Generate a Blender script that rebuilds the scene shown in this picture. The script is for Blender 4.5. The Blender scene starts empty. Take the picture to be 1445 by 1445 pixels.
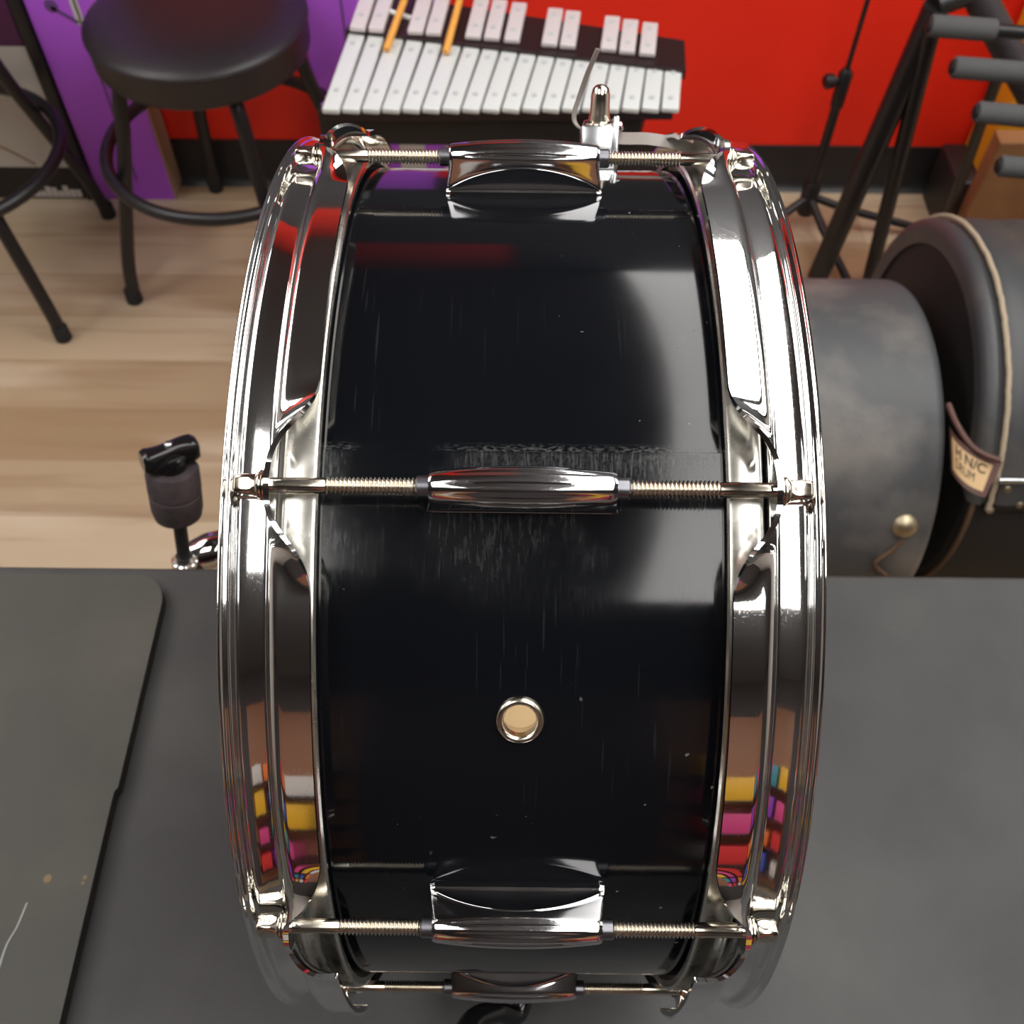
import bpy, bmesh, math, random
from mathutils import Vector, Matrix
random.seed(7)
PI = math.pi
R = math.radians
SC = bpy.context.scene
COL = SC.collection

# ------------------------------------------------------------------ camera
F_PX, PITCH, ROLL = 1430.0, R(55.0), R(0.62)
TABLE_Z = 0.8024
DRUM_Z = TABLE_Z + 0.1913
CAM = Vector((-0.0031, -0.2549, 1.4))
AX = Vector((0, math.cos(PITCH), -math.sin(PITCH)))
R0 = Vector((1, 0, 0))
D0 = Vector((0, -math.sin(PITCH), -math.cos(PITCH)))
RI = R0 * math.cos(ROLL) - D0 * math.sin(ROLL)
DI = R0 * math.sin(ROLL) + D0 * math.cos(ROLL)


def ray(px, py):
    return AX + RI * ((px - 722.5) / F_PX) + DI * ((py - 722.5) / F_PX)


def at(px, py, w):
    return CAM + ray(px, py) * w


def on_z(px, py, z):
    d = ray(px, py)
    return CAM + d * ((z - CAM.z) / d.z)


def on_y(px, py, y):
    d = ray(px, py)
    return CAM + d * ((y - CAM.y) / d.y)


def on_x(px, py, x):
    d = ray(px, py)
    return CAM + d * ((x - CAM.x) / d.x)


cd = bpy.data.cameras.new('camera')
cam = bpy.data.objects.new('camera', cd)
COL.objects.link(cam)
m = Matrix((RI, -DI, -AX)).transposed().to_4x4()
m.translation = CAM
cam.matrix_world = m
cd.sensor_width = 36.0
cd.lens = 36.0 * F_PX / 1445.0
cd.clip_start = 0.02
cd.dof.use_dof = True
cd.dof.focus_distance = 0.315
cd.dof.aperture_fstop = 24.0
SC.camera = cam

# ------------------------------------------------------------------ materials


def mat(name, base=(.5, .5, .5), rough=.5, metal=0.0, coat=0.0, coat_rough=.05, spec=.5,
        noise=None, bump=None, rough_var=None, emit=None, strength=1.0):
    """noise=(scale, colour2, lo, hi, stretch) mixes a second colour; bump=(scale, strength, distance);
    rough_var=(scale, lo, hi)"""
    mt = bpy.data.materials.new(name)
    mt.use_nodes = True
    nt = mt.node_tree
    b = nt.nodes['Principled BSDF']
    b.inputs['Base Color'].default_value = (*base, 1)
    b.inputs['Roughness'].default_value = rough
    b.inputs['Metallic'].default_value = metal
    b.inputs['Coat Weight'].default_value = coat
    b.inputs['Coat Roughness'].default_value = coat_rough
    b.inputs['Specular IOR Level'].default_value = spec
    tc = None

    def coords(stretch=(1, 1, 1)):
        nonlocal tc
        if tc is None:
            tc = nt.nodes.new('ShaderNodeTexCoord')
        mp = nt.nodes.new('ShaderNodeMapping')
        mp.inputs['Scale'].default_value = stretch
        nt.links.new(tc.outputs['Object'], mp.inputs['Vector'])
        return mp.outputs['Vector']
    if noise:
        sc, c2, lo, hi, st = noise
        n = nt.nodes.new('ShaderNodeTexNoise')
        n.inputs['Scale'].default_value = sc
        n.inputs['Detail'].default_value = 6
        nt.links.new(coords(st), n.inputs['Vector'])
        cr = nt.nodes.new('ShaderNodeValToRGB')
        cr.color_ramp.elements[0].position = lo
        cr.color_ramp.elements[1].position = hi
        cr.color_ramp.elements[0].color = (*base, 1)
        cr.color_ramp.elements[1].color = (*c2, 1)
        nt.links.new(n.outputs['Fac'], cr.inputs['Fac'])
        nt.links.new(cr.outputs['Color'], b.inputs['Base Color'])
    if rough_var:
        sc, lo, hi = rough_var
        n = nt.nodes.new('ShaderNodeTexNoise')
        n.inputs['Scale'].default_value = sc
        n.inputs['Detail'].default_value = 8
        nt.links.new(coords(), n.inputs['Vector'])
        mr = nt.nodes.new('ShaderNodeMapRange')
        mr.inputs['From Min'].default_value = .35
        mr.inputs['From Max'].default_value = .7
        mr.inputs['To Min'].default_value = lo
        mr.inputs['To Max'].default_value = hi
        nt.links.new(n.outputs['Fac'], mr.inputs['Value'])
        nt.links.new(mr.outputs['Result'], b.inputs['Roughness'])
    if bump:
        sc, s, d = bump
        n = nt.nodes.new('ShaderNodeTexNoise')
        n.inputs['Scale'].default_value = sc
        n.inputs['Detail'].default_value = 3
        nt.links.new(coords(), n.inputs['Vector'])
        bp = nt.nodes.new('ShaderNodeBump')
        bp.inputs['Strength'].default_value = s
        bp.inputs['Distance'].default_value = d
        nt.links.new(n.outputs['Fac'], bp.inputs['Height'])
        nt.links.new(bp.outputs['Normal'], b.inputs['Normal'])
    if emit:
        b.inputs['Emission Color'].default_value = (*emit, 1)
        b.inputs['Emission Strength'].default_value = strength
    return mt


def speck_chrome(name, tint, r0, r1, pit_scale=1500, pit_lo=.575):
    """polished plating with tiny dull pits and a faint haze"""
    mt = mat(name, tint, r0, 1.0)
    nt = mt.node_tree
    b = nt.nodes['Principled BSDF']
    tc = nt.nodes.new('ShaderNodeTexCoord')
    n1 = nt.nodes.new('ShaderNodeTexNoise')
    n1.inputs['Scale'].default_value = pit_scale
    n1.inputs['Detail'].default_value = 2
    n2 = nt.nodes.new('ShaderNodeTexNoise')
    n2.inputs['Scale'].default_value = 22
    n2.inputs['Detail'].default_value = 5
    for n in (n1, n2):
        nt.links.new(tc.outputs['Object'], n.inputs['Vector'])
    g1 = nt.nodes.new('ShaderNodeMapRange')
    g1.inputs['From Min'].default_value = pit_lo
    g1.inputs['From Max'].default_value = pit_lo + .06
    g1.inputs['To Max'].default_value = .05
    nt.links.new(n1.outputs['Fac'], g1.inputs['Value'])
    g2 = nt.nodes.new('ShaderNodeMapRange')
    g2.inputs['From Min'].default_value = .4
    g2.inputs['From Max'].default_value = .75
    g2.inputs['To Min'].default_value = r0
    g2.inputs['To Max'].default_value = r1
    nt.links.new(n2.outputs['Fac'], g2.inputs['Value'])
    ad = nt.nodes.new('ShaderNodeMath')
    ad.operation = 'ADD'
    ad.use_clamp = True
    nt.links.new(g1.outputs['Result'], ad.inputs[0])
    nt.links.new(g2.outputs['Result'], ad.inputs[1])
    nt.links.new(ad.outputs[0], b.inputs['Roughness'])
    # a thin veil of worn, scattering plating over the mirror
    gl = nt.nodes.new('ShaderNodeBsdfGlossy')
    gl.inputs['Color'].default_value = (*tint, 1)
    gl.inputs['Roughness'].default_value = .34
    fm = nt.nodes.new('ShaderNodeMapRange')
    fm.inputs['From Min'].default_value = .3
    fm.inputs['From Max'].default_value = .75
    fm.inputs['To Min'].default_value = .012
    fm.inputs['To Max'].default_value = .065
    nt.links.new(n2.outputs['Fac'], fm.inputs['Value'])
    mx = nt.nodes.new('ShaderNodeMixShader')
    nt.links.new(fm.outputs['Result'], mx.inputs[0])
    nt.links.new(b.outputs[0], mx.inputs[1])
    nt.links.new(gl.outputs[0], mx.inputs[2])
    nt.links.new(mx.outputs[0], nt.nodes['Material Output'].inputs[0])
    return mt


M = {}
M['chrome'] = speck_chrome('hoop_chrome', (.83, .83, .82), .035, .10)
M['lug_chrome'] = speck_chrome('lug_chrome', (.80, .80, .82), .055, .13, 1300, .60)
M['nickel'] = mat('aged_nickel', (.72, .66, .56), .20, 1.0, rough_var=(60, .12, .32))
M['steel'] = mat('bright_zinc', (.74, .76, .78), .22, 1.0)
M['flesh'] = mat('aluminium_hoop', (.70, .68, .62), .24, 1.0, rough_var=(40, .16, .34))
M['collar'] = mat('dark_insert', (.30, .30, .33), .30, 1.0)
M['maple'] = mat('pale_maple', (.86, .66, .38), .45, noise=(8, (.80, .60, .33), .3, .7, (1, 10, 10)))
M['black_steel'] = mat('black_painted_steel', (.012, .011, .012), .38)
M['gloss_black'] = mat('gloss_black_plastic', (.008, .008, .009), .16)
M['felt'] = mat('grey_felt', (.075, .055, .060), .95, noise=(60, (.035, .028, .03), .35, .65, (1, 1, 1)), bump=(300, .6, .0006))
M['vinyl_seat'] = mat('black_seat_vinyl', (.016, .012, .014), .42, bump=(350, .15, .0004))
M['brass'] = mat('old_brass', (.48, .41, .28), .42, 1.0)
M['foam'] = mat('grey_foam', (.085, .085, .085), .85, bump=(240, .3, .0006))
M['dark_wood'] = mat('dark_lacquered_wood', (.022, .010, .011), .35)
M['bar_silver'] = mat('silver_bar', (.74, .76, .745), .42, .12)
M['bar_pink'] = mat('silver_accidental_bar', (.70, .63, .63), .42, .12)
M['pin'] = mat('bar_pin', (.58, .60, .60), .4, .2)
M['mallet_wood'] = mat('amber_mallet_shaft', (.80, .36, .06), .4)
M['rubber'] = mat('black_rubber', (.010, .010, .010), .7)
M['red_wall'] = mat('red_paint', (.92, .024, .006), .55, bump=(90, .06, .002))
M['dark_wall'] = mat('charcoal_paint', (.05, .048, .05), .7)
M['grey_wall'] = mat('pale_paint', (.62, .60, .57), .7)
M['ceiling'] = mat('charcoal_ceiling', (.060, .062, .066), .9)
M['cove'] = mat('black_vinyl_cove', (.016, .015, .016), .42)
M['light_frame'] = mat('white_fixture_frame', (.75, .75, .75), .5)
M['diffuser'] = mat('lit_diffuser', (.9, .9, .9), .5, emit=(1.0, .985, .96), strength=6.3)
M['purple'] = mat('purple_print', (.50, .11, .82), .5)
M['purple_dark'] = mat('purple_print_line', (.14, .06, .22), .5)
M['maroon'] = mat('plum_print', (.075, .008, .070), .30)
M['white_card'] = mat('white_card', (.60, .57, .53), .6)
M['black_card'] = mat('black_card', (.014, .012, .012), .5)
M['cardboard'] = mat('brown_cardboard', (.34, .155, .060), .8, noise=(5, (.29, .13, .05), .35, .7, (1, 1, 6)))
M['kraft'] = mat('raw_cardboard_edge', (.36, .23, .14), .85)
M['yellow'] = mat('yellow_card', (.78, .36, .010), .55)
M['head_film'] = None
M['tan_piping'] = mat('tan_piping', (.42, .34, .24), .8, bump=(400, .8, .001))
M['brown_piping'] = mat('worn_brown_binding', (.12, .07, .04), .8, bump=(300, .6, .001))
M['leather'] = mat('dark_brown_leather', (.10, .042, .032), .5, bump=(200, .4, .001))
M['tag_paper'] = mat('tan_tag_paper', (.62, .42, .22), .7)
M['ink'] = mat('black_ink', (.015, .012, .010), .7)
M['strap'] = mat('clear_plastic_strap', (.46, .41, .37), .28)
M['strap'].node_tree.nodes['Principled BSDF'].inputs['Transmission Weight'].default_value = .35

# black fibre of the cases, rubbed grey and brown in places
M['fibre'] = mat('black_fibre', (.072, .074, .078), .50, noise=(8, (.25, .222, .192), .46, .82, (1, 1, 1)), bump=(130, .35, .0012))
M['fibre_lid'] = mat('black_grained_leatherette', (.052, .053, .056), .46, noise=(9, (.12, .105, .09), .52, .85, (1, 1, 1)), bump=(150, .4, .0012))
M['fibre_dark'] = mat('black_fibre_lining', (.012, .011, .011), .7, bump=(130, .3, .001))


def vinyl_top():
    mt = mat('black_textured_vinyl', (.056, .055, .053), .60)
    nt = mt.node_tree
    b = nt.nodes['Principled BSDF']
    tc = nt.nodes.new('ShaderNodeTexCoord')
    v = nt.nodes.new('ShaderNodeTexVoronoi')
    v.inputs['Scale'].default_value = 620
    n = nt.nodes.new('ShaderNodeTexNoise')
    n.inputs['Scale'].default_value = 9
    n.inputs['Detail'].default_value = 7
    for k in (v, n):
        nt.links.new(tc.outputs['Object'], k.inputs['Vector'])
    cr = nt.nodes.new('ShaderNodeValToRGB')
    cr.color_ramp.elements[0].position = .34
    cr.color_ramp.elements[0].color = (.033, .0330, .0335, 1)
    cr.color_ramp.elements[1].position = .74
    cr.color_ramp.elements[1].color = (.066, .065, .063, 1)
    nt.links.new(n.outputs['Fac'], cr.inputs['Fac'])
    nt.links.new(cr.outputs['Color'], b.inputs['Base Color'])
    bp = nt.nodes.new('ShaderNodeBump')
    bp.inputs['Strength'].default_value = .16
    bp.inputs['Distance'].default_value = .0005
    nt.links.new(v.outputs['Distance'], bp.inputs['Height'])
    nt.links.new(bp.outputs['Normal'], b.inputs['Normal'])
    return mt


M['vinyl'] = vinyl_top()
M['mat_rubber'] = mat('worn_rubber_sheet', (.046, .045, .037), .58, noise=(11, (.076, .071, .057), .45, .8, (1, 1, 1)), bump=(160, .2, .0006))


def floor_mat():
    mt = mat('oak_plank_vinyl', (.5, .4, .3), .42)
    nt = mt.node_tree
    L = nt.links
    b = nt.nodes['Principled BSDF']
    tc = nt.nodes.new('ShaderNodeTexCoord')
    br = nt.nodes.new('ShaderNodeTexBrick')
    br.offset = .37
    br.inputs['Color1'].default_value = (0, 0, 0, 1)
    br.inputs['Color2'].default_value = (1, 1, 1, 1)
    br.inputs['Mortar'].default_value = (.5, .5, .5, 1)
    br.inputs['Scale'].default_value = 1
    br.inputs['Mortar Size'].default_value = .0008
    br.inputs['Brick Width'].default_value = 1.15
    br.inputs['Row Height'].default_value = .118
    L.new(tc.outputs['Object'], br.inputs['Vector'])
    mp = nt.nodes.new('ShaderNodeMapping')
    mp.inputs['Scale'].default_value = (1.6, 26, 1)
    L.new(tc.outputs['Object'], mp.inputs['Vector'])
    n1 = nt.nodes.new('ShaderNodeTexNoise')
    n1.inputs['Scale'].default_value = 1.0
    n1.inputs['Detail'].default_value = 7
    n1.inputs['Distortion'].default_value = .5
    L.new(mp.outputs['Vector'], n1.inputs['Vector'])
    mp2 = nt.nodes.new('ShaderNodeMapping')
    mp2.inputs['Scale'].default_value = (.9, 5, 1)
    L.new(tc.outputs['Object'], mp2.inputs['Vector'])
    n2 = nt.nodes.new('ShaderNodeTexNoise')
    n2.inputs['Scale'].default_value = 1.6
    n2.inputs['Detail'].default_value = 4
    L.new(mp2.outputs['Vector'], n2.inputs['Vector'])

    def mix(a, bb, fac):
        q = nt.nodes.new('ShaderNodeMix')
        q.data_type = 'RGBA'
        for sock, val in ((q.inputs[6], a), (q.inputs[7], bb), (q.inputs[0], fac)):
            if isinstance(val, tuple):
                sock.default_value = (*val, 1)
            elif isinstance(val, float):
                sock.default_value = val
            else:
                L.new(val, sock)
        return q.outputs[2]

    def ramp(src, lo, hi):
        q = nt.nodes.new('ShaderNodeMapRange')
        q.inputs['From Min'].default_value = lo
        q.inputs['From Max'].default_value = hi
        L.new(src, q.inputs['Value'])
        return q.outputs['Result']
    sep = nt.nodes.new('ShaderNodeSeparateColor')
    L.new(br.outputs['Color'], sep.inputs['Color'])
    plank = mix((.33, .215, .118), (.53, .415, .28), sep.outputs[0])
    grain = mix(plank, (.27, .165, .088), ramp(n1.outputs['Fac'], .52, .80))
    grain = mix(grain, (.64, .53, .40), ramp(n2.outputs['Fac'], .52, .80))
    seam = mix(grain, (.30, .20, .12), br.outputs['Fac'])
    L.new(seam, b.inputs['Base Color'])
    return mt


M['floor'] = floor_mat()


def shell_mat():
    """black wrap: glossy, with wiped-on haze, scuffs round one lug and a few nicks"""
    mt = mat('black_gloss_wrap', (.0040, .0046, .0062), .13, spec=.46)
    nt = mt.node_tree
    L = nt.links
    b = nt.nodes['Principled BSDF']
    tc = nt.nodes.new('ShaderNodeTexCoord')
    sep = nt.nodes.new('ShaderNodeSeparateXYZ')
    L.new(tc.outputs['Object'], sep.inputs[0])

    def math_(op, a, bb=None, clamp=False):
        q = nt.nodes.new('ShaderNodeMath')
        q.operation = op
        q.use_clamp = clamp
        for i, v in enumerate((a, bb)):
            if v is None:
                continue
            if isinstance(v, (int, float)):
                q.inputs[i].default_value = v
            else:
                L.new(v, q.inputs[i])
        return q.outputs[0]
    ny = math_('MULTIPLY', sep.outputs[1], -1)
    ang = math_('ARCTAN2', ny, sep.outputs[2])      # 0 on top, grows towards the front

    def noise(scale, detail, stretch=(1, 1, 1), dist=0):
        mp = nt.nodes.new('ShaderNodeMapping')
        mp.inputs['Scale'].default_value = stretch
        L.new(tc.outputs['Object'], mp.inputs['Vector'])
        n = nt.nodes.new('ShaderNodeTexNoise')
        n.inputs['Scale'].default_value = scale
        n.inputs['Detail'].default_value = detail
        n.inputs['Distortion'].default_value = dist
        L.new(mp.outputs['Vector'], n.inputs['Vector'])
        return n.outputs['Fac']

    def ramp(src, lo, hi, a=0.0, c=1.0):
        q = nt.nodes.new('ShaderNodeMapRange')
        q.inputs['From Min'].default_value = lo
        q.inputs['From Max'].default_value = hi
        q.inputs['To Min'].default_value = a
        q.inputs['To Max'].default_value = c
        L.new(src, q.inputs['Value'])
        return q.outputs['Result']
    cmb = nt.nodes.new('ShaderNodeCombineXYZ')
    L.new(sep.outputs[0], cmb.inputs[0])
    L.new(math_('MULTIPLY', ang, .1765), cmb.inputs[1])

    def streak(sx, sy, rot, detail):
        mp = nt.nodes.new('ShaderNodeMapping')
        mp.inputs['Rotation'].default_value = (0, 0, R(rot))
        mp.inputs['Scale'].default_value = (sx, sy, 1)
        L.new(cmb.outputs[0], mp.inputs['Vector'])
        n = nt.nodes.new('ShaderNodeTexNoise')
        n.noise_dimensions = '2D'
        n.inputs['Scale'].default_value = 1.0
        n.inputs['Detail'].default_value = detail
        L.new(mp.outputs['Vector'], n.inputs['Vector'])
        return n.outputs['Fac']
    # worn zone around the middle lug: angle 20..36 degrees
    z0 = ramp(ang, R(20.9), R(21.4))
    z1 = ramp(ang, R(27.5), R(38), 1, 0)
    zone = math_('MULTIPLY', z0, z1)
    cloud = ramp(noise(21, 8), .42, .72)
    scr = math_('ADD', math_('MULTIPLY', ramp(streak(1100, 130, 8, 3), .50, .80), .8), math_('ADD', math_('MULTIPLY', ramp(streak(800, 160, -24, 2), .58, .80), .7), math_('MULTIPLY', ramp(noise(900, 3), .40, .8), .35)), True)
    worn = math_('MULTIPLY', zone, math_('MULTIPLY', cloud, math_('ADD', math_('MULTIPLY', scr, .75), .14)))
    line0 = ramp(ang, R(20.1), R(20.9))
    line1 = ramp(ang, R(20.95), R(21.15), 1, 0)
    line = math_('MULTIPLY', math_('MULTIPLY', line0, line1), math_('MULTIPLY', ramp(streak(500, 1200, 0, 3), .42, .75), ramp(noise(22, 6), .38, .70)))
    nick = ramp(noise(300, 1), .770, .80)
    nick = math_('MULTIPLY', nick, ramp(noise(16, 2), .48, .56))
    scr2 = math_('MULTIPLY', math_('MAXIMUM', ramp(streak(700, 26, 34, 1), .73, .80), ramp(streak(700, 30, -52, 1), .74, .80)), ramp(noise(11, 2), .50, .60))
    dirt = math_('ADD', math_('MULTIPLY', worn, .26), math_('MULTIPLY', line, .40))
    dirt = math_('ADD', dirt, math_('MULTIPLY', nick, .55))
    dirt = math_('ADD', dirt, math_('MULTIPLY', scr2, .030), True)
    q = nt.nodes.new('ShaderNodeMix')
    q.data_type = 'RGBA'
    q.inputs[6].default_value = (.0040, .0046, .0062, 1)
    q.inputs[7].default_value = (.30, .31, .30, 1)
    L.new(dirt, q.inputs[0])
    L.new(q.outputs[2], b.inputs['Base Color'])
    haze = ramp(noise(13, 6), .35, .72, .050, .130)
    rr = math_('ADD', haze, math_('MULTIPLY', dirt, .8), True)
    rr = math_('ADD', rr, math_('MULTIPLY', worn, .2), True)
    L.new(rr, b.inputs['Roughness'])
    b.inputs['Coat Weight'].default_value = .08
    b.inputs['Coat Roughness'].default_value = .035
    return mt


M['wrap'] = shell_mat()


def clear_film():
    mt = bpy.data.materials.new('clear_film')
    mt.use_nodes = True
    nt = mt.node_tree
    nt.nodes.clear()
    o = nt.nodes.new('ShaderNodeOutputMaterial')
    t = nt.nodes.new('ShaderNodeBsdfTransparent')
    t.inputs[0].default_value = (.95, .95, .94, 1)
    g = nt.nodes.new('ShaderNodeBsdfGlossy')
    g.inputs['Roughness'].default_value = .08
    mx = nt.nodes.new('ShaderNodeMixShader')
    mx.inputs[0].default_value = .06
    nt.links.new(t.outputs[0], mx.inputs[1])
    nt.links.new(g.outputs[0], mx.inputs[2])
    nt.links.new(mx.outputs[0], o.inputs[0])
    return mt


M['clear_film'] = clear_film()


def film_mat():
    mt = bpy.data.materials.new('translucent_film')
    mt.use_nodes = True
    nt = mt.node_tree
    nt.nodes.clear()
    o = nt.nodes.new('ShaderNodeOutputMaterial')
    t = nt.nodes.new('ShaderNodeBsdfTranslucent')
    t.inputs[0].default_value = (.9, .88, .84, 1)
    d = nt.nodes.new('ShaderNodeBsdfPrincipled')
    d.inputs['Base Color'].default_value = (.85, .84, .80, 1)
    d.inputs['Roughness'].default_value = .4
    mx = nt.nodes.new('ShaderNodeMixShader')
    mx.inputs[0].default_value = .35
    nt.links.new(t.outputs[0], mx.inputs[1])
    nt.links.new(d.outputs[0], mx.inputs[2])
    nt.links.new(mx.outputs[0], o.inputs[0])
    return mt


M['head_film'] = film_mat()

# ------------------------------------------------------------------ mesh helpers


class MB:
    def __init__(self):
        self.v, self.f, self.mi = [], [], []

    def add(self, verts, faces, mi=0):
        o = len(self.v)
        self.v += [Vector(p) for p in verts]
        self.f += [tuple(i + o for i in f) for f in faces]
        self.mi += [mi] * len(faces)

    def box(self, lo, hi, bev=0.0, mi=0, mtx=None):
        bm = bmesh.new()
        bmesh.ops.create_cube(bm, size=1)
        lo, hi = Vector(lo), Vector(hi)
        for v in bm.verts:
            v.co = Vector([lo[i] + (v.co[i] + .5) * (hi[i] - lo[i]) for i in range(3)])
        if bev > 0:
            bmesh.ops.bevel(bm, geom=bm.edges[:], offset=bev, segments=3, affect='EDGES', profile=.5)
        if mtx is not None:
            bmesh.ops.transform(bm, matrix=mtx, verts=bm.verts[:])
        bm.verts.index_update()
        self.add([v.co.copy() for v in bm.verts], [[v.index for v in f.verts] for f in bm.faces], mi)
        bm.free()

    def tube(self, pts, r, n=14, closed=False, caps=True, mi=0):
        pts = [Vector(p) for p in pts]
        k = len(pts)
        rr = r if isinstance(r, (list, tuple)) else [r] * k
        rings = []
        up = None
        for i in range(k):
            a = pts[(i - 1) % k] if (closed or i > 0) else pts[i]
            c = pts[(i + 1) % k] if (closed or i < k - 1) else pts[i]
            t = (c - a).normalized()
            if up is None:
                up = t.orthogonal().normalized()
            up = (up - t * up.dot(t)).normalized()
            s = t.cross(up)
            rings.append([pts[i] + (up * math.cos(2 * PI * j / n) + s * math.sin(2 * PI * j / n)) * rr[i] for j in range(n)])
        vs = [p for rg in rings for p in rg]
        fs = []
        for i in range(k if closed else k - 1):
            a, c = i * n, ((i + 1) % k) * n
            for j in range(n):
                fs.append((a + j, a + (j + 1) % n, c + (j + 1) % n, c + j))
        if caps and not closed:
            fs.append(tuple(reversed(range(n))))
            fs.append(tuple(range((k - 1) * n, k * n)))
        self.add(vs, fs, mi)

    def ribbon(self, pts, side, thick, mi=0):
        """a flat strap: pts centre line, side = half-width vectors per point, thick = thickness"""
        vs, fs = [], []
        k = len(pts)
        pts = [Vector(p) for p in pts]
        for i in range(k):
            t = (pts[min(i + 1, k - 1)] - pts[max(i - 1, 0)]).normalized()
            s = Vector(side[i])
            nn = t.cross(s).normalized() * thick / 2
            vs += [pts[i] - s - nn, pts[i] + s - nn, pts[i] + s + nn, pts[i] - s + nn]
        for i in range(k - 1):
            a, c = 4 * i, 4 * i + 4
            for j in range(4):
                fs.append((a + j, a + (j + 1) % 4, c + (j + 1) % 4, c + j))
        fs += [(3, 2, 1, 0), (4 * k - 4, 4 * k - 3, 4 * k - 2, 4 * k - 1)]
        self.add(vs, fs, mi)

    def lathe(self, prof, org=(0, 0, 0), axis=(0, 0, 1), n=32, closed=False, mi=0):
        """prof = [(height, radius)...]"""
        ax = Vector(axis).normalized()
        u = ax.orthogonal().normalized()
        w = ax.cross(u)
        org = Vector(org)
        vs, fs = [], []
        k = len(prof)
        for h, r in prof:
            for j in range(n):
                a = 2 * PI * j / n
                vs.append(org + ax * h + (u * math.cos(a) + w * math.sin(a)) * max(r, 1e-6))
        for i in range(k if closed else k - 1):
            a, c = i * n, ((i + 1) % k) * n
            for j in range(n):
                fs.append((a + j, a + (j + 1) % n, c + (j + 1) % n, c + j))
        if not closed:
            fs.append(tuple(reversed(range(n))))
            fs.append(tuple(range((k - 1) * n, k * n)))
        self.add(vs, fs, mi)

    def grid(self, rows, closed_u=False, closed_v=False, mi=0):
        k, n = len(rows), len(rows[0])
        vs = [p for r in rows for p in r]
        fs = []
        for i in range(k if closed_u else k - 1):
            for j in range(n if closed_v else n - 1):
                a, c = i * n, ((i + 1) % k) * n
                j2 = (j + 1) % n
                fs.append((a + j, a + j2, c + j2, c + j))
        self.add(vs, fs, mi)

    def prism(self, poly, z0, z1, mi=0):
        n = len(poly)
        vs = [(p[0], p[1], z0) for p in poly] + [(p[0], p[1], z1) for p in poly]
        fs = [tuple(reversed(range(n))), tuple(range(n, 2 * n))]
        fs += [(i, (i + 1) % n, n + (i + 1) % n, n + i) for i in range(n)]
        self.add(vs, fs, mi)

    def data(self, name, mats, smooth=True, angle=38):
        me = bpy.data.meshes.new(name)
        me.from_pydata([tuple(p) for p in self.v], [], self.f)
        for mm in (mats if isinstance(mats, (list, tuple)) else [mats]):
            me.materials.append(mm)
        me.polygons.foreach_set('material_index', self.mi)
        bm = bmesh.new()
        bm.from_mesh(me)
        bmesh.ops.recalc_face_normals(bm, faces=bm.faces[:])
        bm.to_mesh(me)
        bm.free()
        if smooth:
            me.polygons.foreach_set('use_smooth', [True] * len(me.polygons))
            me.set_sharp_from_angle(angle=R(angle))
        me.update()
        return me

    def build(self, name, mats, parent=None, **kw):
        if parent is None or parent.get('_org') is None:
            o = bpy.data.objects.new(name, self.data(name, mats, **kw))
            COL.objects.link(o)
            if parent is not None:
                o.parent = parent
            return o
        return None


def link(name, data, parent=None):
    o = bpy.data.objects.new(name, data)
    COL.objects.link(o)
    if parent is not None:
        o.parent = parent
    return o


def thing(name, loc, label, cat, group=None):
    o = bpy.data.objects.new(name, None)
    COL.objects.link(o)
    o.location = loc
    o.empty_display_size = .05
    tag(o, label, cat, group)
    return o


def tag(o, label, cat, group=None):
    o['label'] = label
    o['category'] = cat
    if group:
        o['group'] = group
    return o


def struct(o):
    o['kind'] = 'structure'
    return o


def wpart(mb, name, mats, root, **kw):
    """a part whose vertices were given in world space"""
    off = Vector(root.location)
    p = root.parent
    while p is not None:
        off += Vector(p.location)
        p = p.parent
    mb.v = [v - off for v in mb.v]
    return link(name, mb.data(name, mats, **kw), root)


def bez(pts, n=24):
    """smooth curve through points (Catmull-Rom)"""
    pts = [Vector(p) for p in pts]
    q = [pts[0] * 2 - pts[1]] + pts + [pts[-1] * 2 - pts[-2]]
    out = []
    for i in range(1, len(q) - 2):
        for k in range(n):
            t = k / n
            a, b_, c, d = q[i - 1], q[i], q[i + 1], q[i + 2]
            out.append(.5 * ((2 * b_) + (c - a) * t + (2 * a - 5 * b_ + 4 * c - d) * t * t + (3 * b_ - a - 3 * c + d) * t ** 3))
    out.append(pts[-1])
    return out


def sstep(a, b_, x):
    t = min(1, max(0, (x - a) / (b_ - a)))
    return t * t * (3 - 2 * t)


# ------------------------------------------------------------------ the room
RX0, RX1, RY0, RY1, CEIL = -3.3, 3.3, -2.3, 1.601, 2.45
b = MB(); b.box((RX0, RY0, -.04), (RX1, RY1, 0)); struct(b.build('floor', M['floor'], smooth=False))
b = MB(); b.box((RX0, RY0, CEIL), (RX1, RY1, CEIL + .04)); struct(b.build('ceiling', M['ceiling'], smooth=False))
b = MB(); b.box((RX0, RY1, 0), (RX1, RY1 + .06, CEIL)); struct(b.build('wall_back', M['red_wall'], smooth=False))
b = MB(); b.box((RX0, RY0 - .06, 0), (RX1, RY0, CEIL)); struct(b.build('wall_front', M['dark_wall'], smooth=False))
b = MB(); b.box((RX0 - .06, RY0, 0), (RX0, RY1, CEIL)); struct(b.build('wall_left', M['grey_wall'], smooth=False))
b = MB(); b.box((RX1, RY0, 0), (RX1 + .06, RY1, CEIL)); struct(b.build('wall_right', M['grey_wall'], smooth=False))
b = MB(); b.box((RX0, RY1 - .02, .80), (0, RY1, 2.02)); b.box((0, RY1 - .02, .80), (RX1, RY1, CEIL)); struct(b.build('added_panel_1', M['dark_wall'], smooth=False))   # unseen dark panels added to darken what the hoops mirror
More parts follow.
